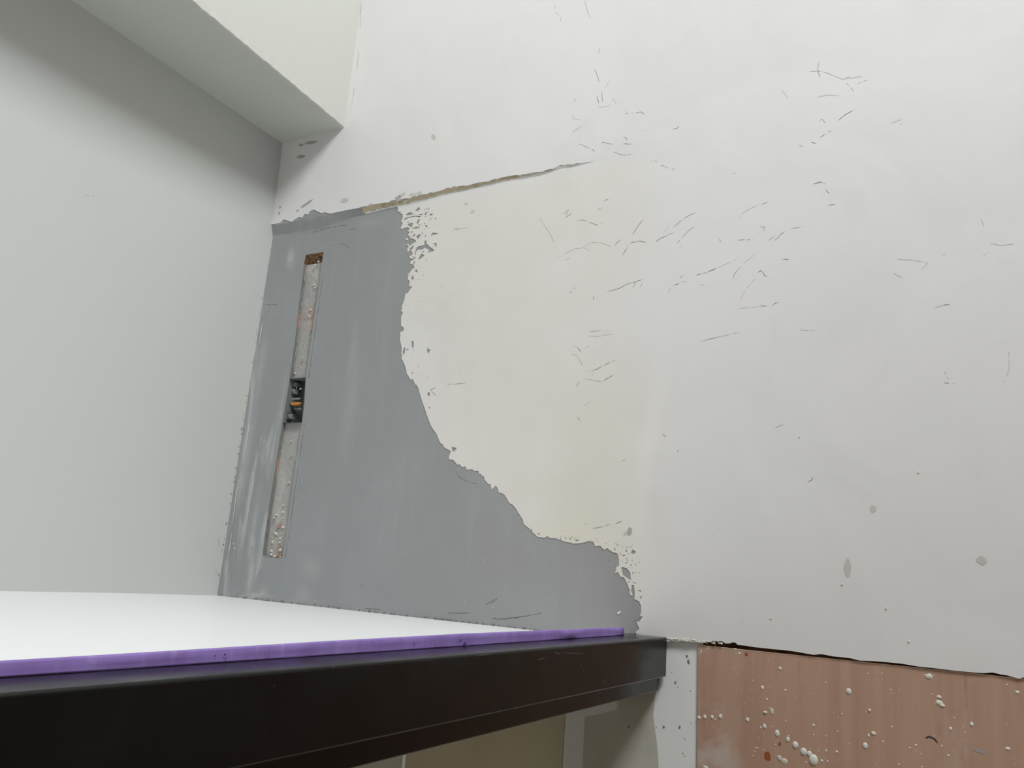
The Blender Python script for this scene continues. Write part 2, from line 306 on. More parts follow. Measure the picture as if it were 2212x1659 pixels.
# ---- cream coat (with a real edge thickness round every gap)
u, V, F = submesh(cream, 0.0); F = ccw(V, F)
E = {}
for t in F:
    for i in range(3):
        a, b = int(t[i]), int(t[(i+1) % 3]); k = (min(a, b), max(a, b)); E.setdefault(k, []).append((a, b))
bd = [v[0] for v in E.values() if len(v) == 1]
Vl = [tuple(q) for q in V]; Fl = [tuple(map(int, t)) for t in F]
for a, b in bd:
    xa, za, xb, zb = V[a][0], V[a][2], V[b][0], V[b][2]
    if max(za, zb) > 4.4 or min(xa, xb) > 1.25 or max(xa, xb) < X_L-0.02: continue
    depth = 0.022 if (xa > -0.535 and xb > -0.535 and max(za, zb) < -0.088) else 0.0013
    n = len(Vl); Vl += [(V[a][0], V[a][1]+depth, V[a][2]), (V[b][0], V[b][1]+depth, V[b][2])]
    Fl.append((b, a, n, n+1))
wall_back = link('wall_back', Vl, Fl, MAT_CREAM); struct(wall_back, 'cream and white plastered back wall with scuffs and hairline cracks, worn away over grey cement')
ux = np.array([q[0] for q in Vl]); uz = np.array([q[2] for q in Vl])
xm = W(1375, 900)[0]
nz = 0.03*np.sin(uz*7)+0.02*np.sin(uz*17+1)
warm = 1/(1+np.exp((ux-xm-nz)/0.035))
zled = np.interp(ux, lb[:, 0], lb[:, 1]); warm = warm*np.clip((zled-uz)/0.05+.2, 0.1, 1)
warm = warm*(0.45+0.55*np.clip((0.55-uz)/0.6, 0, 1))
smooth_attr(wall_back, 'warm', warm)
arc_ = np.array([W(*q) for q in [(1380,300),(1470,235),(1550,192),(1650,156),(1770,130),(1900,118),(2000,124),(2100,140),(2212,168)]])
dd = np.interp(ux, arc_[:, 0], arc_[:, 1])-uz
pale = 0.24*np.clip(dd/0.03, 0, 1)*np.exp(-np.maximum(dd, 0)/0.11)*np.clip((ux-arc_[0, 0])/0.15, 0, 1)
rx, rz = W(1392, 1000); qx, qz = W(1420, 850); sx_ = rx+(qx-rx)*np.clip((uz-rz)/(qz-rz), 0, 1.2)
pale = np.maximum(pale, 0.35*np.exp(-((ux-sx_)/0.02)**2)*np.exp(-((uz-rz-.05)/0.22)**2))
smooth_attr(wall_back, 'pale', pale)
wall_back.data.polygons.foreach_set('use_smooth', [True]*len(Fl)); wall_back.data.set_sharp_from_angle(angle=math.radians(20))
# ---- grey base coat
u, V, F = submesh(greyt, 0.0012); F = ccw(V, F)
cement = link('cement_patch', V, F.tolist(), MAT_GREY, wall_back); cement['label'] = 'bare blue-grey cement base coat in the corner, with a ragged edge'
dust = np.zeros(len(V))
def gauss(px, py, sx, sy, amp, ang=0.0):
    global dust
    x0, z0 = W(px, py); dx = V[:, 0]-x0; dz = V[:, 2]-z0
    c, s = math.cos(ang), math.sin(ang); a = dx*c+dz*s; b = -dx*s+dz*c
    dust = np.maximum(dust, amp*np.exp(-(a/sx)**2-(b/sy)**2))
gauss(627, 560, .010, .028, .75, .1); gauss(560, 800, .012, .10, .35); gauss(532, 960, .014, .11, .65); gauss(520, 1040, .012, .07, .6)
gauss(548, 1150, .006, .07, .7); gauss(540, 1245, .008, .05, .6); gauss(565, 1290, .018, .02, .6); gauss(760, 760, .005, .08, .22); gauss(755, 880, .02, .12, .15)
gauss(672, 1225, .03, .02, .22, -.6); gauss(655, 1285, .02, .02, .25); gauss(505, 1290, .015, .012, .5); gauss(800, 480, .05, .012, .12)
gauss(640, 1000, .004, .06, .2)
smooth_attr(cement, 'dust', dust)
cement.data.polygons.foreach_set('use_smooth', [True]*len(F)); cement.data.set_sharp_from_angle(angle=math.radians(20))

# ---- the chase cut into the grey cement
def interp_side(pp, y):
    pp = sorted(pp, key=lambda q: q[1]); return float(np.interp(y, [q[1] for q in pp], [q[0] for q in pp]))
Lp = [(660,551),(656,572),(652,610),(646,655),(637,735),(628,800),(619,860),(611,905),(604,950),(598,985),(590.6,1033),(580,1100),(573,1150),(567,1199)]
Rp = [(698,545),(692,590),(680,674),(672,730),(663,796),(660,816),(657,870),(652,912),(646,950),(638,1005),(630,1060),(621,1130),(609,1205)]
Lw = np.array([W(*q) for q in Lp])[::-1]; Rw = np.array([W(*q) for q in Rp])[::-1]
zt0, zb0 = Lw[-1, 1], Lw[0, 1]; zt1, zb1 = Rw[-1, 1], Rw[0, 1]
Z_HT = W(650, 816)[1]; Z_HB = W(635, 912)[1]
S0 = 0.0006
mb_ = MB(); rows = []
levels = [0, .001] + list(np.linspace(.01, .99, 90)) + [.999, 1]
ztop = max(zt0, zt1); zbot = min(zb0, zb1)
def xl(z): return float(np.interp(z, Lw[:, 1], Lw[:, 0]))
def xr(z): return float(np.interp(z, Rw[:, 1], Rw[:, 0]))
def section(z, dep, zz=None):
    a, b = xl(z), xr(z); n = 7; out = [(a, S0, z)]
    for i in range(n):
        t = i/(n-1); j = 0.0 if i in (0, n-1) else random.uniform(-.0004, .0004)
        out.append((a+(b-a)*t, dep+j, z if zz is None else zz))
    out.append((b, S0, z)); return out
def strip(secs, mat, name, parent):
    m = MB(); k = len(secs[0])
    for i in range(len(secs)-1):
        m.add(list(secs[i])+list(secs[i+1]), [(j, j+1, k+j+1, k+j) for j in range(k-1)])
    return m.build(name, mat, parent)
hi = [section(z, 0.013) for z in np.linspace(ztop-0.026, Z_HT, 40)]
lo = [section(z, 0.013) for z in np.linspace(Z_HB, zbot-0.0005, 44)]
m = MB()
for secs in (hi, lo):
    k = len(secs[0])
    for i in range(len(secs)-1): m.add(list(secs[i])+list(secs[i+1]), [(j, j+1, k+j+1, k+j) for j in range(k-1)])
sd = MB()
for secs in (hi, lo):
    for i in range(len(secs)-1):
        a, b = secs[i], secs[i+1]; e = .0003
        sd.add([(a[0][0]+e, a[0][1]-.0003, a[0][2]), (a[1][0]+e, a[1][1], a[1][2]), (b[1][0]+e, b[1][1], b[1][2]), (b[0][0]+e, b[0][1]-.0003, b[0][2])], [(0, 1, 2, 3)])
# bottom end wall
s = lo[-1]; n0 = [(p[0], S0, p[2]) for p in s]; m.add(list(s)+n0, [(j, j+1, len(s)+j+1, len(s)+j) for j in range(len(s)-1)])
msd = M('slot_side', srgb(126, 126, 124), .85, .2)
msd.mix(msd.mul(msd.ramp(msd.noise(5, 4, .6, (1, 1, 1.6)), .52, .62), .75), srgb(170, 132, 120))
msd.mix(msd.ramp(msd.noise(9, 4, .6, (1, 1, 1.2)), .55, .68, 0, .6), srgb(104, 106, 108)); msd.bump(msd.noise(90, 4), .4, .001)
chase = m.build('cable_chase', MAT_CHASE, wall_back); chase['label'] = 'narrow vertical slot chiselled into the grey cement, rubble at its foot'
sdo = sd.build('slot_side', msd.m, chase); sdo['label'] = 'darker cut side of the slot with pinkish brick showing'
# sloping brown top end
m = MB(); na = 9; nb = 6; g = []
for i in range(nb+1):
    t = i/nb
    for j in range(na+1):
        q = j/na; z0 = ztop-0.026
        a, b = xl(z0), xr(z0)
        zt = (zt0+(zt1-zt0)*q)+0.001
        z = zt+(z0-zt)*t; x = a+(b-a)*q if t > .5 else xl(z)+(xr(z)-xl(z))*q
        j_ = random.uniform(-.0018, .0018) if 0 < i < nb else 0
        g.append((x, S0+(0.013-S0)*min(1, t*1.0)+j_, z+j_))
m.add(g, [(i*(na+1)+j, i*(na+1)+j+1, (i+1)*(na+1)+j+1, (i+1)*(na+1)+j) for i in range(nb) for j in range(na)])
# closing cheeks of the sloping end
for side in (0, na):
    col_ = [g[i*(na+1)+side] for i in range(nb+1)]; fr = [(q[0], S0, q[2]) for q in col_]
    m.add(col_+fr, [(i, i+1, nb+1+i+1, nb+1+i) for i in range(nb)])
o = m.build('chase_end', MAT_BROWN, chase); o['label'] = 'rough brown brick exposed at the top end of the slot'
# deeper socket hole
m = MB(); D2 = 0.048
a0, b0, a1, b1 = xl(Z_HT), xr(Z_HT), xl(Z_HB), xr(Z_HB)
m.add([(a0, S0, Z_HT), (b0, S0, Z_HT), (b0, D2, Z_HT), (a0, D2, Z_HT), (a1, S0, Z_HB), (b1, S0, Z_HB), (b1, D2, Z_HB), (a1, D2, Z_HB)],
      [(1, 2, 3, 0)[::-1], (4, 5, 6, 7)[::-1], (3, 2, 6, 7), (0, 3, 7, 4), (1, 5, 6, 2)])
hole = m.build('socket_hole', MAT_ROCK, chase); hole['label'] = 'deep dark hole halfway down the slot'
def rock(name, px, py, dep, r, mat, parent, seed, lab=None):
    q = pl(px, py, 1, dep); m = MB(); m.rock(tuple(q), r, seed); o = m.build(name, mat, parent)
    if lab: o['label'] = lab
    return o
rock('brick_shard', 640, 873, .006, (.019, .008, .0045), MAT_ORANGE, chase, 3, 'orange brick shard lodged in the hole')
rock('rubble_stone', 641, 862, .016, (.018, .008, .004), MAT_ROCK, chase, 5); rock('rubble_stone', 646, 884, .016, (.016, .008, .004), MAT_ROCK, chase, 8)
rock('rubble_stone', 636, 846, .022, (.012, .01, .010), MAT_ROCK, chase, 9); rock('rubble_stone', 630, 900, .020, (.013, .01, .009), MAT_ROCK, chase, 10); rock('rubble_stone', 641, 832, .024, (.011, .009, .006), MAT_ROCK, chase, 11)
cr = [(603,1136,5,7),(611,1139,3,3),(595,1152,3,3),(598,1153,2,3),(606,1163,3,2),(604,1181,4,4),(606,1188,5,4),(587,1190,4,3),(586,1198,4,3),(594,1202,3,3),(602,1199,4,3),(606,1203,3,3),(611,1106,3,2.5),(597,1112,3,2),(593,1118,2,2),(592,1125,2,2),(613,1091,2,2),(625,1042,2.5,2.5),(671,669,3,3),(668,683,2,2),(672,716,2.5,2.5),(671,728,2,1.5),(682,651,2,2),(681,622,2,2),(679,615,2,2),(653,780,2.5,1.5),(637,806,2.2,2.2),(649,840,2,2),(634,785,1.5,1.5),(630,953,2,1),(629,987,2.5,1),(605,1171,2,2),(589,1170,2,3),(664,778,1.5,1.5),(673,740,1.6,1.6),(673,685,2,1.5),(680,572,2.6,2.6),(688,565,2,2.4)]
for i, (x, y, a, b) in enumerate(cr):
    rock('plaster_crumb', x, y, .0105 if y > 580 else .004, (a*.00098, .0028, b*.00098), MAT_CHIP if i % 5 else MAT_RED, chase, 40+i)
m = MB()
for i in range(90):
    y = random.choice((random.uniform(1120, 1203), random.uniform(600, 1200))); xa = interp_side(Lp, y)+15; xb = interp_side(Rp, y)-2
    q = pl(random.uniform(xa, xb), y, 1, .0118); s_ = random.uniform(.0005, .0013); m.rock(tuple(q), (s_, s_, s_), 300+i)
o = m.build('grit', MAT_CHIP, chase); o['kind'] = 'stuff'

# ------------------------------------------------------------------ rest of the shell
def quad(name, pts4, mat, parent=None): return link(name, pts4, [tuple(range(len(pts4)))], mat, parent)
m = MB(); ys = np.linspace(-3.4, 0.03, 60); zs = list(np.linspace(-0.2, 1.30, 24))+[2.0, 4.45]
V = []; 
for y in ys:
    for z in zs: V.append((X_L+0.003*math.sin(y*3.1+z)*math.sin(z*2.3) - (0.0 if z < 1.2 else 0.004), y, z))
k = len(zs); m.add(V, [(i*k+j, (i+1)*k+j, (i+1)*k+j+1, i*k+j+1)[::-1] for i in range(len(ys)-1) for j in range(k-1)])
wall_left = struct(m.build('wall_left', MAT_LEFT, None, True), 'plain pale grey-green painted left wall')
# boxed beam above the left wall
def xo(y): return -1.547+0.034*min(1, -y/0.75) if y < 0 else -1.547
V = []; yy = [0.02, -0.002]+[-0.012*k for k in range(1, 60)]+[-0.8, -1.2, -2, -3.4]
Zs = 1.257
for y in yy:
    j = random.uniform(-.0013, .0013) if -0.75 < y < -0.01 else 0; j2 = random.uniform(-.001, .001) if -0.75 < y < -0.01 else 0
    V += [(X_L-.02, y, Zs), (xo(y)-.003+j, y, Zs+j2), (xo(y)+j, y, Zs+.003+j2), (xo(y), y, Zs+.02), (xo(y), y, 4.45)]
m = MB(); m.add(V, [(i*5+j, i*5+j+1, (i+1)*5+j+1, (i+1)*5+j) for i in range(len(yy)-1) for j in range(4)])
struct(m.build('trim_1', MAT_SOFFIT), 'boxed-in plaster beam along the top of the left wall, shaded underneath')
# white platform floor
yy = [-3.4]+list(np.linspace(-1.4, -0.02, 40))+[0.012]; xx = list(np.linspace(X_L-.01, -0.614, 24))
V = [(x, y, Z_SLAB+0.0012*math.sin(x*7+y*5)*math.sin(y*6)) for y in yy for x in xx]; k = len(xx)
m = MB(); m.add(V, [(i*k+j, i*k+j+1, (i+1)*k+j+1, (i+1)*k+j) for i in range(len(yy)-1) for j in range(k-1)])
m.box((X_L-.01, -3.4, -0.20), (-0.614, -0.001, -0.115))
struct(m.build('floor', MAT_SLAB, None, True), 'bright white painted platform behind the purple tape')
# lower walls and ground
m = MB(); m.add([(-0.76, .0085, -1.7), (1.3, .0085, -1.7), (1.3, .0085, -.125), (-0.452, .0085, -.125), (-0.452, .0085, -.05), (-0.76, .0085, -.05)], [(0, 1, 2, 3, 4, 5)])
struct(m.build('wall_lower', MAT_LOW), 'grey-white painted wall below the plaster edge, half in the shade of the steel beam')
m = MB(); m.add([(-0.47, .028, -0.16), (1.3, .028, -0.16), (1.3, .028, -.045), (-0.47, .028, -.045)], [(0, 1, 2, 3)])
cav = m.build('brick_strip', MAT_CAV, wall_back); cav['label'] = 'dark brown brick showing in the gap under the plaster'
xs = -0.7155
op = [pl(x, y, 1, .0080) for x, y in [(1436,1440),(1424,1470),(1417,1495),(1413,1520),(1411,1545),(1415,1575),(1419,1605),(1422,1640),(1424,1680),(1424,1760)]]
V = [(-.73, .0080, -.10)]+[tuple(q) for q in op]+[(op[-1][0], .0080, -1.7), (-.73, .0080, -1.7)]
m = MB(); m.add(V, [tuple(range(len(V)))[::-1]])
MAT_PANEL = M('grey_olive_panel', srgb(196, 193, 184), .65, .3); MAT_PANEL.mix(MAT_PANEL.ramp(MAT_PANEL.noise(9, 5), .45, .7), srgb(186, 184, 175)); MAT_PANEL = MAT_PANEL.m
bare = m.build('olive_panel', MAT_PANEL, bpy.data.objects['wall_lower'])  # darker grey-olive panel over the left part of the lower wall
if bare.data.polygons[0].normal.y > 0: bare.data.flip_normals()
bare['label'] = 'darker grey-olive panel beside the white strip'
ubj = -0.575
m = MB(); m.add([(xs, .022, -1.7), (xs, ubj+.001, -1.7), (xs, ubj+.001, -.19), (xs, .022, -.19)], [(0, 1, 2, 3)])
struct(m.build('wall_under', MAT_OLIVE), 'olive grey board wall under the platform')
m = MB(); m.add([(xs-.004, ubj-.001, -1.7), (xs-.004, -3.4, -1.7), (xs-.004, -3.4, -.19), (xs-.004, ubj-.001, -.19)], [(0, 1, 2, 3)])
struct(m.build('wall_under', MAT_GREEN), 'pale green-grey board under the platform, left of the joint')
m = MB(); m.add([(-3.0, -3.4, -1.7), (1.6, -3.4, -1.7), (1.6, .1, -1.7), (-3.0, .1, -1.7)], [(0, 1, 2, 3)])
MAT_GROUND = M('dusty_floor', srgb(168, 160, 150), .8, .2).m
struct(m.build('floor_lower', MAT_GROUND))
m = MB(); m.add([(-1.9, -3.4, 4.5), (1.6, -3.4, 4.5), (1.6, .1, 4.5), (-1.9, .1, 4.5)], [(3, 2, 1, 0)])
struct(m.build('ceiling', MAT_SOFFIT))
# white jointing strips in the corner under the platform, and the filler pad at their head
m = MB(); z1 = -.20
m.add([(xs+.0008, .020, -1.7), (xs+.0008, -.036, -1.7), (xs+.0008, -.036, z1), (xs+.0008, .020, z1)], [(0, 1, 2, 3)])
m.add([(xs, .0078, -1.7), (xs+.024, .0078, -1.7), (xs+.024, .0078, z1), (xs, .0078, z1)], [(0, 1, 2, 3)])
o = m.build('joint_strip', MAT_FILL, None); struct(o, 'white filled corner joint under the black steel beam'); o.name = 'trim_2'
m = MB()
prof = [W(1331, 1533, .002), W(1290, 1543, .002), W(1240, 1553, .002), W(1197, 1549, .002), (W(1197, 1549)[0], -.20), (W(1331, 1513)[0], -.20)]
n = len(prof); V = [(x, -.004, z) for x, z in prof]+[(x, .02, z) for x, z in prof]
m.add(V, [tuple(range(n))[::-1]]+[(i, (i+1) % n, n+(i+1) % n, n+i) for i in range(n)])
o = m.build('trim_3', MAT_FILL); struct(o, 'white mortar pad packed under the black steel beam at the wall')

# ------------------------------------------------------------------ black steel beam
def extrude_profile(prof, y0, y1, name, mat, parent=None, ny=40, closed=True, smooth=True):
    n = len(prof); ysx = np.linspace(y0, y1, ny); V = [(x, y, z) for y in ysx for x, z in prof]; Fc = []
    for i in range(ny-1):
        for j in range(n if closed else n-1):
            a = i*n+j; b = i*n+(j+1) % n; Fc.append((a, b, b+n, a+n))
    if closed: Fc.append(tuple(range(n))[::-1]); Fc.append(tuple((ny-1)*n+j for j in range(n)))
    o = link(name, V, Fc, mat, parent, smooth)
    if smooth: o.data.set_sharp_from_angle(angle=math.radians(35))
    return o
beam = bpy.data.objects.new('steel_beam', None); COL.objects.link(beam); beam.location = (0, 0, 0)
thing(beam, 'glossy black steel edge beam under the purple tape, running into the back wall', 'beam')
R_ = 0.0035; XO, XI = -0.5215, -0.601
arc = [(XO-R_+R_*math.sin(a), Z_BEAM-R_+R_*math.cos(a)) for a in np.linspace(0, math.pi/2, 8)]
prof = [(XI, Z_BEAM)]+arc+[(XO, -.1635), (XO-.0015, -.1655), (XI, -.1655)]
prof = prof[::-1]
extrude_profile(prof, -3.4, -0.0008, 'fascia', MAT_BEAM, beam)
prof = [(-.60, -.166), (-.5355, -.166), (-.5355, -.1915), (-.537, -.193), (-.60, -.193)][::-1]
o = extrude_profile(prof, -3.4, -0.0008, 'lower_flange', MAT_BEAM, beam)
prof = [(-.5875, Z_BEAM-.0002), (-.5875, -.0850), (-.5857, -.0850), (-.5857, Z_BEAM-.0002)]
extrude_profile(prof, -3.4, -0.095, 'upstand', MAT_BEAM, beam, smooth=False)
# steel scratches: pale, thin
def ribbon(m, pts3, wid, nrm):
    P = [np.array(p, float) for p in pts3]; n = np.array(nrm, float); L = []; 
    for i, p in enumerate(P):
        t = P[min(i+1, len(P)-1)]-P[max(i-1, 0)]; t /= np.linalg.norm(t)+1e-9; s_ = np.cross(t, n)
        k = wid*(0.35 if i in (0, len(P)-1) else random.uniform(.7, 1.15))/2
        L += [p+s_*k, p-s_*k]
    m.add([tuple(q) for q in L], [(2*i, 2*i+1, 2*i+3, 2*i+2) for i in range(len(P)-1)])
m = MB()
for (px, py, qx, qy) in [(1210,1352+58,1262,1412),(1197,1409,1210,1413),(1250,1430,1262,1452),(1246,1398,1249,1408),(715,1442,724,1440),(1300,1475,1310,1468),(1350,1450,1358,1456),(592,1479,593,1482),(1358,1401,1362,1399),(1160,1425,1180,1421),(1030,1408+8,1062,1413)]:
    a = pl(px, py, 0, XO+.0004); b = pl(qx, qy, 0, XO+.0004); ribbon(m, [a, (a+b)/2, b], .0012, (1, 0, 0))
sc = m.build('scratch', M('steel_scratch', srgb(82, 80, 80), .5, .3).m, beam); sc['kind'] = 'stuff'

# ------------------------------------------------------------------ purple masking tape on the upstand
m = MB(); ysx = np.linspace(-3.4, -0.084, 220); V = []
for i, y in enumerate(ysx):
    w1 = .0006*math.sin(y*37)+.0004*math.sin(y*91+1)
    bul = .0035*math.exp(-((y+.33)/.03)**2); end = .0015*math.exp(-((y+.086)/.02)**2)
    zt = float(np.interp(y, [-1.6, -1.26, -1.10, -.93, -.66, -.07], [-.0826, -.0816, -.0803, -.0784, -.0767, -.0774]))-.0004
    V += [(-.5848, y, zt+.0004), (-.5825, y, zt+.0006), (-.5812+w1*.4+bul*.6+end, y, zt-.001), (-.5812+w1+bul+end, y, zt-.006), (-.5812-w1*.5+bul*.5+end*1.6, y, -.0903), (-.5810, y, Z_BEAM+.0001)]
k = 6; m.add(V, [(i*k+j, i*k+j+1, (i+1)*k+j+1, (i+1)*k+j) for i in range(len(ysx)-1) for j in range(k-1)])
tape = m.build('masking_tape', MAT_TAPE, None, True); thing(tape, 'long strip of purple masking tape between the white platform and the black steel beam', 'tape')
so = tape.modifiers.new('thickness', 'SOLIDIFY'); so.thickness = .0003; so.offset = 1
for i, (px, py, s_) in enumerate([(1003, 1390, 3.5), (998, 1383, 2), (485, 1416, 2.5), (465, 1418, 1.5), (895, 1392, 1.5), (1180, 1368, 1.2)]):
    pass
m = MB()
for px, py, dx, dy in [(1000,1393,8,-2),(1002,1391,5,-4),(994,1384,3,-3),(484,1416,4,-4),(488,1420,1,3),(464,1418,2,-2),(894,1393,2,-4),(580,1418,1,-1)]:
    a = pl(px, py, 0, -.5795); b = pl(px+dx, py+dy, 0, -.5795); ribbon(m, [a, (a+b)/2, b], .0022, (1, 0, 0))
o = m.build('tear', M('tape_tear', srgb(84, 56, 108), .8, .1).m, tape); o['kind'] = 'stuff'

# ------------------------------------------------------------------ plywood sheet
PY = 0.0035; TH = 0.0045
tl = W(1508, 1393, -PY); tr = W(2212, 1466, -PY)
sl = (tr[1]-tl[1])/(tr[0]-tl[0]); x1 = 1.05
n = 120; V = []; Fc = []
top = [(tl[0]+(x1-tl[0])*i/n, tl[1]+sl*(x1-tl[0])*i/n+random.uniform(-.0002, .0002)) for i in range(n+1)]
bl = W(1506.5, 1655, -PY)
edge_pts = [(x, z) for x, z in top]
xb = tl[0]+(bl[0]-tl[0])*(1.1/(tl[1]-bl[1]))
prof = top+[(x1, -1.3), (xb, -1.3)]
V = [(x, PY, z) for x, z in prof]+[(x, PY+TH, z) for x, z in prof]; n = len(prof)
ply = link('plywood_sheet', V, [tuple(range(n))[::-1], tuple(range(n, 2*n))]+[(i, (i+1) % n, n+(i+1) % n, n+i) for i in range(n)], MAT_PLY)
ply.data.materials.append(MAT_PLYEDGE)
for i, p in enumerate(ply.data.polygons):
    if i >= 2: p.material_index = 1
bmf = ply.data; bmf.update()
thing(ply, 'reddish brown plywood sheet spotted with white plaster drops, fixed below the plaster edge', 'board')
m = MB(); Vt = [(x, PY-.0003, z+.0003) for x, z in edge_pts]+[(x, PY-.0003, z-.0010-.0003*math.sin(x*31)) for x, z in edge_pts]; ne = len(edge_pts)  # lit top edge painted as a pale strip on the front face
m.add(Vt, [(ne+i, ne+i+1, i+1, i) for i in range(ne-1)])
o = m.build('lit_edge_line', MAT_PLYEDGE, ply); o['label'] = 'pale line painted on the front for the lit sawn top edge'
dr = [(1137,464,16,17),(925,697,17,22),(1200,728,11,13),(1960,740,25,30),(982,836,10,12),(165,1055,20,20),(235,1047,19,23),(323,1048,19,22),(422,1042,20,26),(360,1076,9,10),(747,1081,20,24),(951,1158,19,25),(905,1174,9,13),(1103,1243,25,33),(1230,1315,20,27),(1320,1383,30,34),(1420,1462,32,37),(1487,1487,25,28),(1537,1562,44,55),(1636,1572,13,14),(1449,1590,9,10),(1706,1578,9,11),(243,1652,30,18),(1538,1148,13,13),(1817,1465,13,13),(1206,1093,8,10),(807,609,8,8),(650,287,12,13),(1686,632,7,9),(1084,1379,8,8),(1238,1272,8,8),(1543,1262,8,10),(1690,1276,7,7),(1826,1219,8,8),(817,1514,8,9),(834,1458,6,8),(870,1420,8,8),(937,1440,6,9),(1014,942,7,8),(1011,688,5,6),(583,466,6,6),(416,563,5,5),(812,835,5,5),(714,888,5,5),(1134,570,5,5),(1042,1162,6,7),(878,1297,5,5),(1690,1450,10,12),(1596,1455,6,6),(1500,1433,6,6),(1680,1549,6,5),(1878,1010,7,7),(1787,1003,4,4),(996,368,5,5),(600,235,25,10),(192,262,6,22),(268,228,7,6),(300,224,6,4),(850,1417,10,7)]
dr = [(1480+u/5.547, 1360+v/5.547, a/5.547, b/5.547) for u, v, a, b in dr]
dr2 = [(1037,592,9,8),(2127,567,20,15),(1995,470,9,9),(1540,978,18,22),(1268,1035,15,19),(2005,1292,24,16),(172,1253,25,32),(822,1246,13,12),(1155,1258,9,11),(514,1011,9,9),(400,1202,10,9),(385,325,9,9),(500,537,9,9),(615,533,6,6),(748,1280,9,9),(887,1360,7,7),(1240,1377,14,8),(603,1492,10,10),(1317,893,7,7),(1457,1082,6,7),(1056,1133,6,8),(205,328,7,7),(513,583,6,6),(212,738,5,5),(900,1528,9,8),(217,1120,12,16)]
dr += [(1840+u/5.946, 1400+v/5.946, a/5.946, b/5.946) for u, v, a, b in dr2]
def onply(px, py, d=0.0): q = pl(px, py, 1, PY-d); return q
tiny = MB(); big_cache = None
for i, (x, y, a, b) in enumerate(dr):
    c = onply(x, y); k = DIST/F_PX*1.04
    if max(a, b) >= 2.2:
        m = MB(); m.blob((0, 0, 0), (a*k, min(a, b)*k*.42, b*k), 500+i, 4, 12, .05)
        o = m.build('paint_drop', MAT_DROP, ply, True); o.location = c
    else: tiny.blob(tuple(c), (a*k, min(a, b)*k*.5, b*k), 500+i, 2, 6, .1)
for i in range(70):
    x = random.uniform(1512, 2210); y = random.uniform(1400+(x-1508)*.104+4, 1658); c = onply(x, y); s_ = random.uniform(.35, .9)*.001
    tiny.blob(tuple(c), (s_, s_*.5, s_), 900+i, 2, 6, .1)
o = tiny.build('paint_specks', MAT_DROP, ply); o['kind'] = 'stuff'; o['label'] = 'tiny white splashes'
for i, (u, v, a, b, s_) in enumerate([(1040,983,19,34,5.547),(1130,1538,24,28,5.547),(1186,1578,36,30,5.547)]):
    c = onply(1480+u/s_, 1360+v/s_); m = MB(); m.blob((0, 0, 0), (a/s_*.00096, .0012, b/s_*.00096), i, 3, 12, .08)
    o = m.build('paint_drop', MAT_DROPTHIN, ply, True); o.location = c; o['label'] = 'thin greyish half-wiped drop'
for i, (u, v, a, b) in enumerate([(985,360,38,27),(1120,628,22,20),(1125,703,36,28),(1160,738,22,14),(275,1092,25,22),(228,798,15,18)]):
    x, y = 1840+u/5.946, 1400+v/5.946; c = onply(x, y); m = MB(); m.blob((0, 0, 0), (a/5.946*.00098, .0018, b/5.946*.00094), 77+i, 2, 9, .3)
    o = m.build('plaster_chip', MAT_CHIP, ply); o.location = c
c = onply(1480+962/5.547, 1360+992/5.547); m = MB(); m.blob((0, 0, 0), (.0038, .0025, .0024), 5, 3, 7, .3); o = m.build('plaster_chip', MAT_CHIP, ply); o.location = c
def flat_poly(name, pts2, y, mat, parent, lab=None):
    o = link(name, [(x, y, z) for x, z in pts2], [tuple(range(len(pts2)))], mat, parent)
    if o.data.polygons[0].normal.y > 0: o.data.flip_normals()
    if lab: o['label'] = lab
    return o
def wobble(px, py, a, b, ang=0, n=14, j=.2, d=0.0, W_=None):
    out = []
    for i in range(n):
        t = 2*math.pi*i/n; k = 1+random.uniform(-j, j); dx, dy = a*math.cos(t)*k, b*math.sin(t)*k
        out.append((px+dx*math.cos(ang)-dy*math.sin(ang), py+dx*math.sin(ang)+dy*math.cos(ang)))
    return out
for pts_px in ([(1480+u/5.547, 1360+v/5.547) for u, v in [(950,1475),(985,1460),(1010,1470),(1012,1490),(1022,1495),(1022,1565),(1000,1570),(965,1560),(945,1535),(952,1505)]],
               wobble(1684, 1607, 2.9, 4.6), wobble(1612, 1413.5, 3.4, 3.8)):
    flat_poly('brown_stain', [(float(onply(*q)[0]), float(onply(*q)[2])) for q in pts_px], PY-.0003, MAT_STAIN, ply, 'rust brown spot')
flat_poly('paint_smear', [(float(onply(*q)[0]), float(onply(*q)[2])) for q in wobble(2115.8, 1622, 16, 4.2, .33, 16, .12)], PY-.0003, M('blue_grey_smear', srgb(168, 160, 164), .5, .3).m, ply, 'pale blue-grey smear')
m = MB(); ribbon(m, [onply(1840+u/5.946, 1400+v/5.946, .0005) for u, v in [(945,1152),(970,1148),(990,1133),(1015,1145),(1045,1155),(1075,1180),(1103,1220)]], .0022, (0, -1, 0))
o = m.build('dark_fibre', M('dark_fibre', srgb(62, 58, 62), .8, .1).m, ply); o['label'] = 'short dark bristle stuck to the plywood'

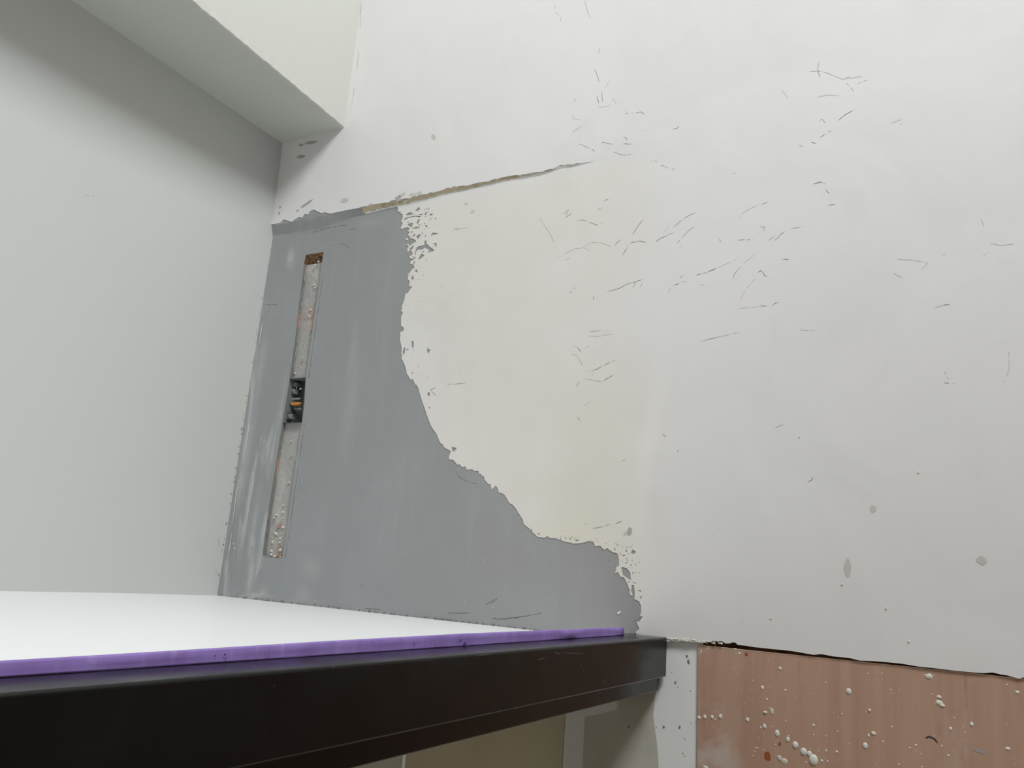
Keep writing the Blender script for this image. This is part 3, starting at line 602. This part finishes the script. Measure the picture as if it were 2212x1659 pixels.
# ------------------------------------------------------------------ cracks and scuffs on the back wall
A = lambda p: C(1150, 0, 4.1475, p)
B = lambda p: C(1550, 0, 3.341, p)
Cc = lambda p: C(1150, 380, 5.185, p)
Dd = lambda p: C(1500, 380, 5.185, p)
Ee = lambda p: C(1150, 700, 5.185, p)
Ff = lambda p: C(1500, 700, 2.369, p)
Gg = lambda p: C(560, 230, 4.148, p)
strong = [A([(262,150),(248,170),(262,190)]),A([(393,876),(372,915)]),A([(580,857),(600,950),(605,965)]),A([(597,955),(625,962)]),A([(800,912),(812,935)]),A([(822,980),(842,996)]),A([(828,1020),(862,1010),(905,1012)]),A([(925,1012),(970,1002),(1005,1026)]),
 A([(440,1130),(360,1185),(372,1190)]),A([(412,1288),(440,1298),(515,1330)]),A([(530,1335),(560,1360)]),A([(620,1276),(680,1286),(735,1295)]),A([(820,1225),(840,1240),(850,1262)]),A([(810,1290),(870,1292),(905,1288)]),A([(728,1362),(790,1385),(850,1390),(920,1368)]),A([(558,620),(580,668),(600,735)]),A([(692,722),(668,765),(650,785)]),A([(625,815),(622,870),(632,922)]),A([(605,430),(596,475)]),A([(1258,1158),(1300,1150),(1318,1130)]),A([(1148,1478),(1200,1495),(1240,1508),(1282,1518)]),A([(665,1322),(690,1330)]),A([(535,1240),(560,1248)]),
 A([(978,1172),(995,1172)]),A([(1058,1455),(1068,1448)]),A([(836,1490),(846,1502)]),
 B([(735,445),(725,490),(725,520),(742,558)]),B([(735,880),(752,858),(778,890)]),B([(978,795),(920,828),(872,870)]),B([(915,563),(945,556),(968,568)]),B([(738,992),(780,968),(820,940)]),B([(920,333),(925,340)]),B([(1320,900),(1332,890)]),B([(675,1026),(712,1034)]),B([(585,1050),(618,1058)]),
 Cc([(325,418),(360,408),(405,368)]),Cc([(362,466),(395,440),(425,425),(440,402)]),Cc([(405,370),(380,415),(365,450)]),Cc([(720,392),(745,368),(768,375),(786,345)]),Cc([(768,375),(762,392)]),Cc([(500,494),(540,488),(600,500),(660,525),(722,552),(760,535),(795,520)]),Cc([(802,278),(855,260)]),
 Cc([(1245,484),(1210,530),(1170,575),(1155,610),(1122,650)]),Cc([(1825,412),(1760,440),(1700,480),(1650,510),(1585,572)]),Cc([(1382,738),(1430,705),(1480,680),(1530,655),(1585,635)]),Cc([(1390,730),(1440,698),(1510,668)]),Cc([(1815,565),(1750,615),(1690,680),(1622,750)]),Cc([(1000,710),(955,738),(925,780)]),Cc([(1275,742),(1200,732),(1120,740),(1050,780)]),Cc([(1068,795),(1035,840),(1010,888)]),
 Cc([(368,936),(420,918)]),Cc([(1232,1155),(1160,1185),(1070,1205),(1010,1242),(945,1270),(840,1295)]),Cc([(1160,1185),(1125,1265)]),Cc([(1232,1200),(1205,1250)]),Cc([(482,1240),(408,1315)]),Cc([(690,1340),(680,1392)]),Cc([(1685,1112),(1652,1142)]),Cc([(1725,1185),(1670,1182),(1620,1212),(1582,1226)]),Cc([(1555,1255),(1530,1285),(1525,1310)]),Cc([(80,112),(94,100)]),Cc([(362,702),(374,696)]),Cc([(118,1334),(130,1330)]),Cc([(1530,816),(1542,816)]),
 Dd([(1330,92),(1400,72),(1450,72),(1470,90)]),Dd([(1470,150),(1490,180),(1515,192)]),Dd([(1502,325),(1530,325),(1580,315)]),Dd([(750,278),(775,264)]),Dd([(752,322),(820,290)]),Dd([(490,722),(540,714),(672,712)]),Dd([(735,570),(785,572),(778,620)]),Dd([(895,672),(860,705),(825,726)]),Dd([(1010,620),(960,665),(940,690),(890,725)]),Dd([(1085,595),(1140,580),(1200,572)]),Dd([(525,1018),(480,1055),(440,1105),(435,1140),(445,1150)]),Dd([(508,1110),(490,1130)]),Dd([(990,935),(1030,930),(1060,940)]),Dd([(708,1084),(745,1060),(768,1085),(795,1070)]),Dd([(768,1085),(795,1125),(842,1127)]),Dd([(872,1460),(900,1430),(938,1415)]),Dd([(414,1292),(424,1294)]),Dd([(280,700),(300,745)]),
 Ee([(640,85),(720,78),(778,72)]),Ee([(815,82),(848,72)]),Ee([(460,242),(505,262),(540,312)]),Ee([(590,270),(630,248)]),Ee([(525,400),(540,430),(555,458)]),Ee([(670,520),(720,505),(760,482),(802,466)]),Ee([(802,466),(870,425),(955,400)]),Ee([(688,540),(666,575)]),Ee([(620,450),(640,448)]),Ee([(700,635),(775,645)]),Ee([(800,632),(860,600),(905,566)]),Ee([(520,645),(490,702)]),Ee([(1452,1230),(1480,1252),(1518,1270)]),Ee([(1003,1514),(1025,1526),(1054,1512)]),Ee([(510,1045),(535,1085)]),Ee([(620,520),(636,528)]),Ee([(690,435),(700,445)]),
 Ff([(412,534),(435,520),(465,512)]),Ff([(580,808),(598,800),(610,785)]),Ff([(1275,300),(1305,303),(1332,306)]),Ff([(1582,290),(1590,300)]),Ff([(1121,1122),(1124,1134)]),Ff([(88,1070),(96,1076)]),Ff([(970,1230),(975,1232)]),Ff([(1231,99),(1234,101)]),
 C(1060,1020,4.435,[(975,540),(1060,525),(1150,498)]),C(1060,1020,4.435,[(1200,492),(1255,470)]),C(880,820,6.032,[(345,95),(300,118),(285,125),(320,165),(355,200),(358,235)]),C(880,820,6.032,[(500,55),(620,48),(740,38)]),
 C(820,620,7.54,[(1268,1325),(1275,1380)]),Gg([(1405,295),(1415,272)]),Gg([(1197,690),(1208,684)]),Gg([(868,470),(876,470)]),Gg([(1318,182),(1326,182)]),Gg([(1788,537),(1794,534)]),
 [(184,421),(193,423)],[(198,421),(203,424)]]
faint = [A([(465,5),(485,60),(495,110),(525,165)]),A([(200,30),(205,110),(240,130)]),A([(1090,1440),(1125,1445)]),A([(715,878),(745,915),(755,950)]),A([(360,1030),(375,1065),(425,1072)]),A([(620,958),(700,948)]),B([(665,516),(720,512),(790,525),(850,552),(905,572),(970,562),(1045,552)]),B([(930,600),(960,630),(985,658)]),B([(1010,602),(1080,578)]),B([(1250,890),(1335,860)]),B([(465,650),(512,710)]),B([(690,1330),(730,1312),(778,1322)]),B([(100,1256),(138,1244)]),B([(720,700),(800,685),(880,692)]),
 Cc([(70,460),(125,545),(190,640),(240,740)]),Cc([(275,920),(360,865),(470,812),(570,800),(650,835)]),Cc([(560,790),(650,745),(760,745),(880,790)]),Cc([(1840,1112),(1960,1080),(2070,1030)]),Cc([(1470,630),(1540,550)]),Cc([(1635,810),(1685,772)]),Dd([(20,1112),(130,1080),(280,1020),(410,960),(465,932)]),Dd([(540,980),(620,930),(690,870)]),Dd([(515,1400),(545,1310),(600,1240),(680,1150)]),Dd([(500,1485),(650,1470),(810,1458)]),Dd([(490,490),(560,400),(700,330)]),Dd([(60,1215),(125,1224)]),Dd([(730,1440),(806,1460)]),
 Ee([(630,130),(720,140),(800,125),(900,110)]),Ee([(430,330),(500,355),(530,400)]),Ee([(590,610),(700,630)]),Ee([(480,1040),(510,1045)]),Ee([(1900,190),(2070,150)]),Ee([(560,920),(660,860)]),Ff([(60,80),(150,60),(230,42)]),Ff([(1608,140),(1612,220),(1598,270)]),Ff([(1280,240),(1300,285)]),Gg([(1840,1330),(1835,1300)]),Gg([(1740,1095),(1860,1075)])]
strong += [[(781,8),(778,60)],[(775,110),(771,150)],[(766,190),(762,215),(757,240)]]
strong = strong[:-5]+strong[-3:]+strong[-5:-3]
gcrack = [Gg([(650,1225),(700,1215),(745,1225),(775,1250),(795,1248)]),Gg([(440,1115),(520,1100),(560,1080)]),Gg([(520,1085),(620,1065),(760,1048)]),Gg([(790,1088),(835,1080)]),C(1060,1020,4.435,[(0,1400),(150,1400),(240,1390),(320,1380),(480,1350)]),C(1060,1020,4.435,[(0,1250),(50,1210)]),C(1060,1020,4.435,[(555,1140),(558,1170)]),C(1060,1020,4.435,[(1205,1355),(1220,1330),(1240,1318)]),C(1060,1020,4.435,[(1355,1440),(1440,1390)]),C(1060,1020,4.435,[(300,1385),(322,1375)]),C(1060,1020,4.435,[(1120,840),(1145,846)]),C(1060,1020,4.435,[(1225,1035),(1240,1033)]),
 C(550,1200,3.16,[(735,360),(850,370)]),C(550,1200,3.16,[(700,195),(722,230)]),C(550,1200,3.16,[(1565,335),(1650,290)]),C(550,1200,3.16,[(1310,393),(1460,392)]),C(550,1200,3.16,[(1640,440),(1800,425)]),C(550,1200,3.16,[(925,358),(935,360)]),C(550,1200,3.16,[(1480,420),(1500,415)]),C(450,480,5.53,[(640,960),(700,968),(800,970)]),C(450,480,5.53,[(770,830),(755,855)]),C(450,480,5.53,[(705,1295),(715,1300)]),C(450,480,5.53,[(660,1560),(675,1540)]),C(440,1000,5.53,[(530,985),(535,1070)]),C(440,1000,5.53,[(875,1265),(888,1255)]),C(880,820,6.032,[(615,1190),(660,1265),(760,1320),(880,1355)]),C(1060,1020,4.435,[(1050,820),(1054,828)])]
gpale = [C(1060,1020,4.435,[(185,390),(260,385)]),C(1060,1020,4.435,[(230,438),(290,430)]),C(1060,1020,4.435,[(318,960),(322,995)]),C(1060,1020,4.435,[(800,890),(815,882)]),C(880,820,6.032,[(945,1282),(1010,1310)]),C(440,1000,5.53,[(1085,320),(1130,370),(1170,430)]),C(440,1000,5.53,[(1120,60),(1150,230)]),C(550,1200,3.16,[(1555,45),(1568,20)]),C(550,1200,3.16,[(1420,300),(1432,330)]),C(550,1200,3.16,[(1600,345),(1650,370)]),C(440,1000,5.53,[(655,1160),(650,1280)]),C(440,1000,5.53,[(360,1180),(345,1360)]),C(440,1000,5.53,[(375,1110),(372,1180)]),C(560,230,4.148,[(500,1290),(560,1240),(640,1200)]),[(862,1054),(866,1057)]]
def onwall(q, lift): 
    x, z = Wup(*q); o_ = float(off(np.array([x]), np.array([z]))[0]); return (x, -o_-lift, z)
def cracks(name, lines, wid, mat, parent, lift, jag=1.0, lab=None):
    m = MB()
    for L in lines:
        P = []
        for a, b in zip(L[:-1], L[1:]):
            d = math.hypot(b[0]-a[0], b[1]-a[1]); n = max(1, int(d/4))
            for k in range(n): t = k/n; j = jag if (k or P) else 0; P.append((a[0]+(b[0]-a[0])*t+random.uniform(-j, j)*.5, a[1]+(b[1]-a[1])*t+random.uniform(-j, j)*.5))
        P.append(L[-1]); run = []
        for q in P:
            run.append(q)
            if len(run) >= 3 and random.random() < .22:
                ribbon(m, [onwall(k, lift) for k in run], wid*random.uniform(.6, 1.3), (0, -1, 0)); run = [] if random.random() < .6 else [q]
        if len(run) >= 2: ribbon(m, [onwall(k, lift) for k in run], wid*random.uniform(.6, 1.3), (0, -1, 0))
    o = m.build(name, mat, parent); o['kind'] = 'stuff'
    if lab: o['label'] = lab
    return o
strong += [[(2037,660),(2047,657),(2052,659)],[(2036,552),(2042,548)]] ; strong = strong[-2:][::-1]+strong[:-2]
faint += [[(2119,473),(2126,490)],[(2139,525),(2160,530),(2192,527)],[(2123,552),(2138,545)],[(1727,713),(1760,714)],[(1938,560),(1975,562),(2005,568),(1990,582)],[(1930,590),(1950,600)],[(2020,665),(2037,659)]]
lw = strong[-2:]; strong = strong[:-2]
cracks('plaster_crack', strong, .0010, MAT_CRACK, wall_back, .0003, 1.3, 'short grey hairline cracks in the white plaster')
cracks('scuff', faint, .0013, MAT_HAIR, wall_back, .00025, .8, 'faint trowel scuffs in the white plaster')
cracks('cement_crack', gcrack, .0009, MAT_GCRACK, wall_back, -.0008, 1.0, 'thin dark cracks in the grey cement')
cracks('cement_scratch', gpale, .0013, MAT_SCRATCH_AND_HIGHLIGHT, wall_back, -.0008, .6, 'pale scratches on the grey cement')
# broken rim of the ledge, its shadow painted as dark ribbons
rim = [(x+random.uniform(-1, 1), y-.6) for x, y in ledge_top_px[13:43]]
rim2 = []
i = 0
while i < len(rim)-3: rim2.append(rim[i:i+random.choice((3, 4, 5))]); i += 4
cracks('ledge_rim_shade', rim2, .0016, M('ledge_shadow', srgb(120, 112, 98), .9, .1).m, wall_back, .0004, 1.2, 'broken rim of the plaster ledge with its shadow painted dark')
m = MB(); L1 = []
for px in np.linspace(788, 1200, 70):
    k = float(np.interp(px, [788, 862, 1060, 1200], [.9, .85, .8, .5]))
    x = W(px, 440-(px-790)*.2)[0]; zt_ = float(np.interp(x, lt[:, 0], lt[:, 1])); zb_ = float(np.interp(x, lb[:, 0], lb[:, 1]))
    za = zt_-(zt_-zb_)*random.uniform(0, .12); zc = zt_-(zt_-zb_)*min(1.05, max(.3, k+random.uniform(-.22, .12)))
    L1.append(((x, -float(off(np.array([x]), np.array([za]))[0])-.0006, za), (x, -float(off(np.array([x]), np.array([zc]))[0])-.0006, zc)))
Vv = [q for p in L1 for q in p]; m.add(Vv, [(2*i, 2*i+1, 2*i+3, 2*i+2) for i in range(len(L1)-1)])
mop = M('old_plaster', srgb(196, 184, 160), .85, .1); mop.mix(mop.ramp(mop.noise(40, 5), .5, .65), srgb(172, 156, 130)); mop.bump(mop.noise(90, 4), .6, .002)
o = m.build('old_plaster_lip', mop.m, wall_back); o['label'] = 'beige old plaster exposed under the broken ledge'
MAT_SLOTLINE = M('slot_line', srgb(92, 92, 90), .9, .1).m
cracks('slot_edge', [[(q[0]+.3, q[1]) for q in Rp[1:6]], [(q[0]+.3, q[1]) for q in Rp[7:]]], .0008, MAT_SLOTLINE, chase, -.0005, .5)
cracks('slot_rim_highlight', [[(q[0]-1, q[1]) for q in Lp[1:6]], [(q[0]-1, q[1]) for q in Lp[8:11]]], .0013, MAT_SCRATCH_AND_HIGHLIGHT, chase, -.0006, .6, 'painted highlight along the left rim of the slot')  # edge highlight painted as a pale ribbon
# smears
sm = [(1831,1226,8,20,0,MAT_SMEAR),(2120,1211,11,9,.4,MAT_SMEAR),(1886,1099,7,8,0,MAT_HAIR),(744,433,8,5,-.3,MAT_SMEAR),(663,440,15,2.6,-.6,MAT_SMEARD),(651,338,9,4,-.1,MAT_SMEARD),(672,308,13,3.5,-.15,MAT_SMEARD),(650,313,5,3,0,MAT_SMEARD),(937,296,4,6,-.5,MAT_SMEAR),(1360,1148,5,10,.25,MAT_SMEARD),(1350,1153,2.5,5,0,MAT_SMEAR),(605,448,2,3,0,MAT_SMEARD),(603,461,2,3.5,.2,MAT_SMEARD),(643,455,4,1.4,-.4,MAT_SMEARD),(1018,455,5,3,-.4,MAT_SMEAR),(900,487,4,2,-.4,MAT_SMEAR),(860,428,7,4,-.5,MAT_SMEARD),(868,421,10,3,-.5,MAT_SMEAR),(892,421,8,4,0,MAT_SMEAR),(906,418,6,4,0,MAT_SMEAR),(1004,438,4,2,.2,MAT_SMEAR),(985,492,6,1.5,-.1,MAT_SMEAR)]
for (x, y, a, b, an, mt_) in sm:
    P = [onwall(q, .0004) for q in wobble(x, y, a, b, an, 14, .18)]
    o = link('grey_smear', P, [tuple(range(len(P)))], mt_, wall_back)
    if o.data.polygons[0].normal.y > 0: o.data.flip_normals()
# crumbs standing proud of wall
m = MB()
for x, y in [(500,1184),(497,1174),(1727,943),(1819,1263),(1666,1336),(1914,1315),(1963,1386),(1984,1021),(1465,972),(1346,993)]:
    q = onwall((x, y), 0); m.rock((q[0], q[1], q[2]), (.0016, .0016, .0014), int(x))
o = m.build('plaster_pimple', MAT_CHIP, wall_back); o['kind'] = 'stuff'; o['label'] = 'small raised plaster pimples'
# ragged filler at the inside corners
m = MB(); 
def cornerline(m, pts_px, wid): ribbon(m, [(X_L+.0012, pl(x, y, 0, X_L+.0012)[1], pl(x, y, 0, X_L+.0012)[2]) if False else onwall((x, y), .0006) for x, y in pts_px], wid, (0, -1, 0))
for seg in ([(531,905),(527,935),(522,960),(517,990)],[(508,1035),(503,1062),(498,1095),(494,1130)],[(492,1150),(488,1180),(484,1200)],[(591,455),(590,465),(589,478)],[(570,650),(566,668)],[(560,690),(556,715),(552,740)]):
    cornerline(m, [(x+1.5+random.uniform(-.5, .5), y) for x, y in seg], .003)
o = m.build('corner_filler', MAT_FILL, wall_back); o['label'] = 'broken white filler line in the corner'
# dark specks along both corners
m = MB()
for i in range(38):
    y = random.uniform(500, 1280); x = 590-(y-500)*(122/785.)+random.uniform(-3.5, 0); q = pl(x, y, 0, X_L+.0016)
    if q[1] > 0: continue
    m.rock(tuple(q), (.0008, .0012, random.uniform(.0008, .0026)), i)
for i in range(26):
    y = random.uniform(320, 475); x = 614-(y-312)*.137+random.uniform(-1, 1.5); q = pl(x, y, 0, X_L+.0016); m.rock(tuple(q), (.0006, .001, random.uniform(.0008, .002)), 100+i)
o = m.build('corner_grit', M('corner_grit', srgb(136, 138, 138), .9, .1).m, wall_left); o['kind'] = 'stuff'
m = MB()
for L in lw+[[(465,1228),(468,1236)],[(473,1162),(474,1176)],[(507,906),(509,910)],[(556,634),(559,637)]]:
    ribbon(m, [pl(*q, 0, X_L+.0022+.003) for q in L], .0022, (1, 0, 0))
o = m.build('pinhole', MAT_CRACK, wall_left); o['kind'] = 'stuff'
# grit along the foot of the back wall where it meets the platform and the beam
m = MB()
for i in range(170):
    x = random.uniform(468, 1190); y = 1285+(x-468)*.1113+random.uniform(-2.2, .6); q = onwall((x, y), .0004); m.rock(q, (random.uniform(.0006, .0024), .0006, random.uniform(.0004, .0011)), i)
o = m.build('foot_grit', M('foot_grit', srgb(112, 114, 118), .9, .1).m, wall_back); o['kind'] = 'stuff'
m = MB()
for i in range(60):
    x = random.uniform(1385, 1560); y = 1374+(x-1385)*.085+random.uniform(-2, 3); q = onwall((x, y), .0006)
    m.rock(q, (random.uniform(.0008, .004), .0008, random.uniform(.0005, .0014)), i)
o = m.build('torn_edge', MAT_CHIP, wall_back); o['kind'] = 'stuff'; o['label'] = 'torn white plaster flakes on the bottom edge'
# specks on the lower wall
m = MB()
for i in range(34):
    x = random.uniform(1270, 1500); y = random.uniform(1500 if x < 1440 else 1405, 1659); q = pl(x, y, 1, .0082); s_ = random.uniform(.0005, .0011); m.rock(tuple(q), (s_, .0006, s_), i)
for x, y in [(1484,1417),(1487,1427),(1488,1431),(1459,1474),(1358,1570),(1468,1570),(1434,1570)]:
    q = pl(x, y, 1, .0082); m.rock(tuple(q), (.0022, .001, .0022), int(x))
o = m.build('wall_speck', M('wall_speck', srgb(140, 138, 134), .9, .1).m, bpy.data.objects['wall_lower']); o['kind'] = 'stuff'
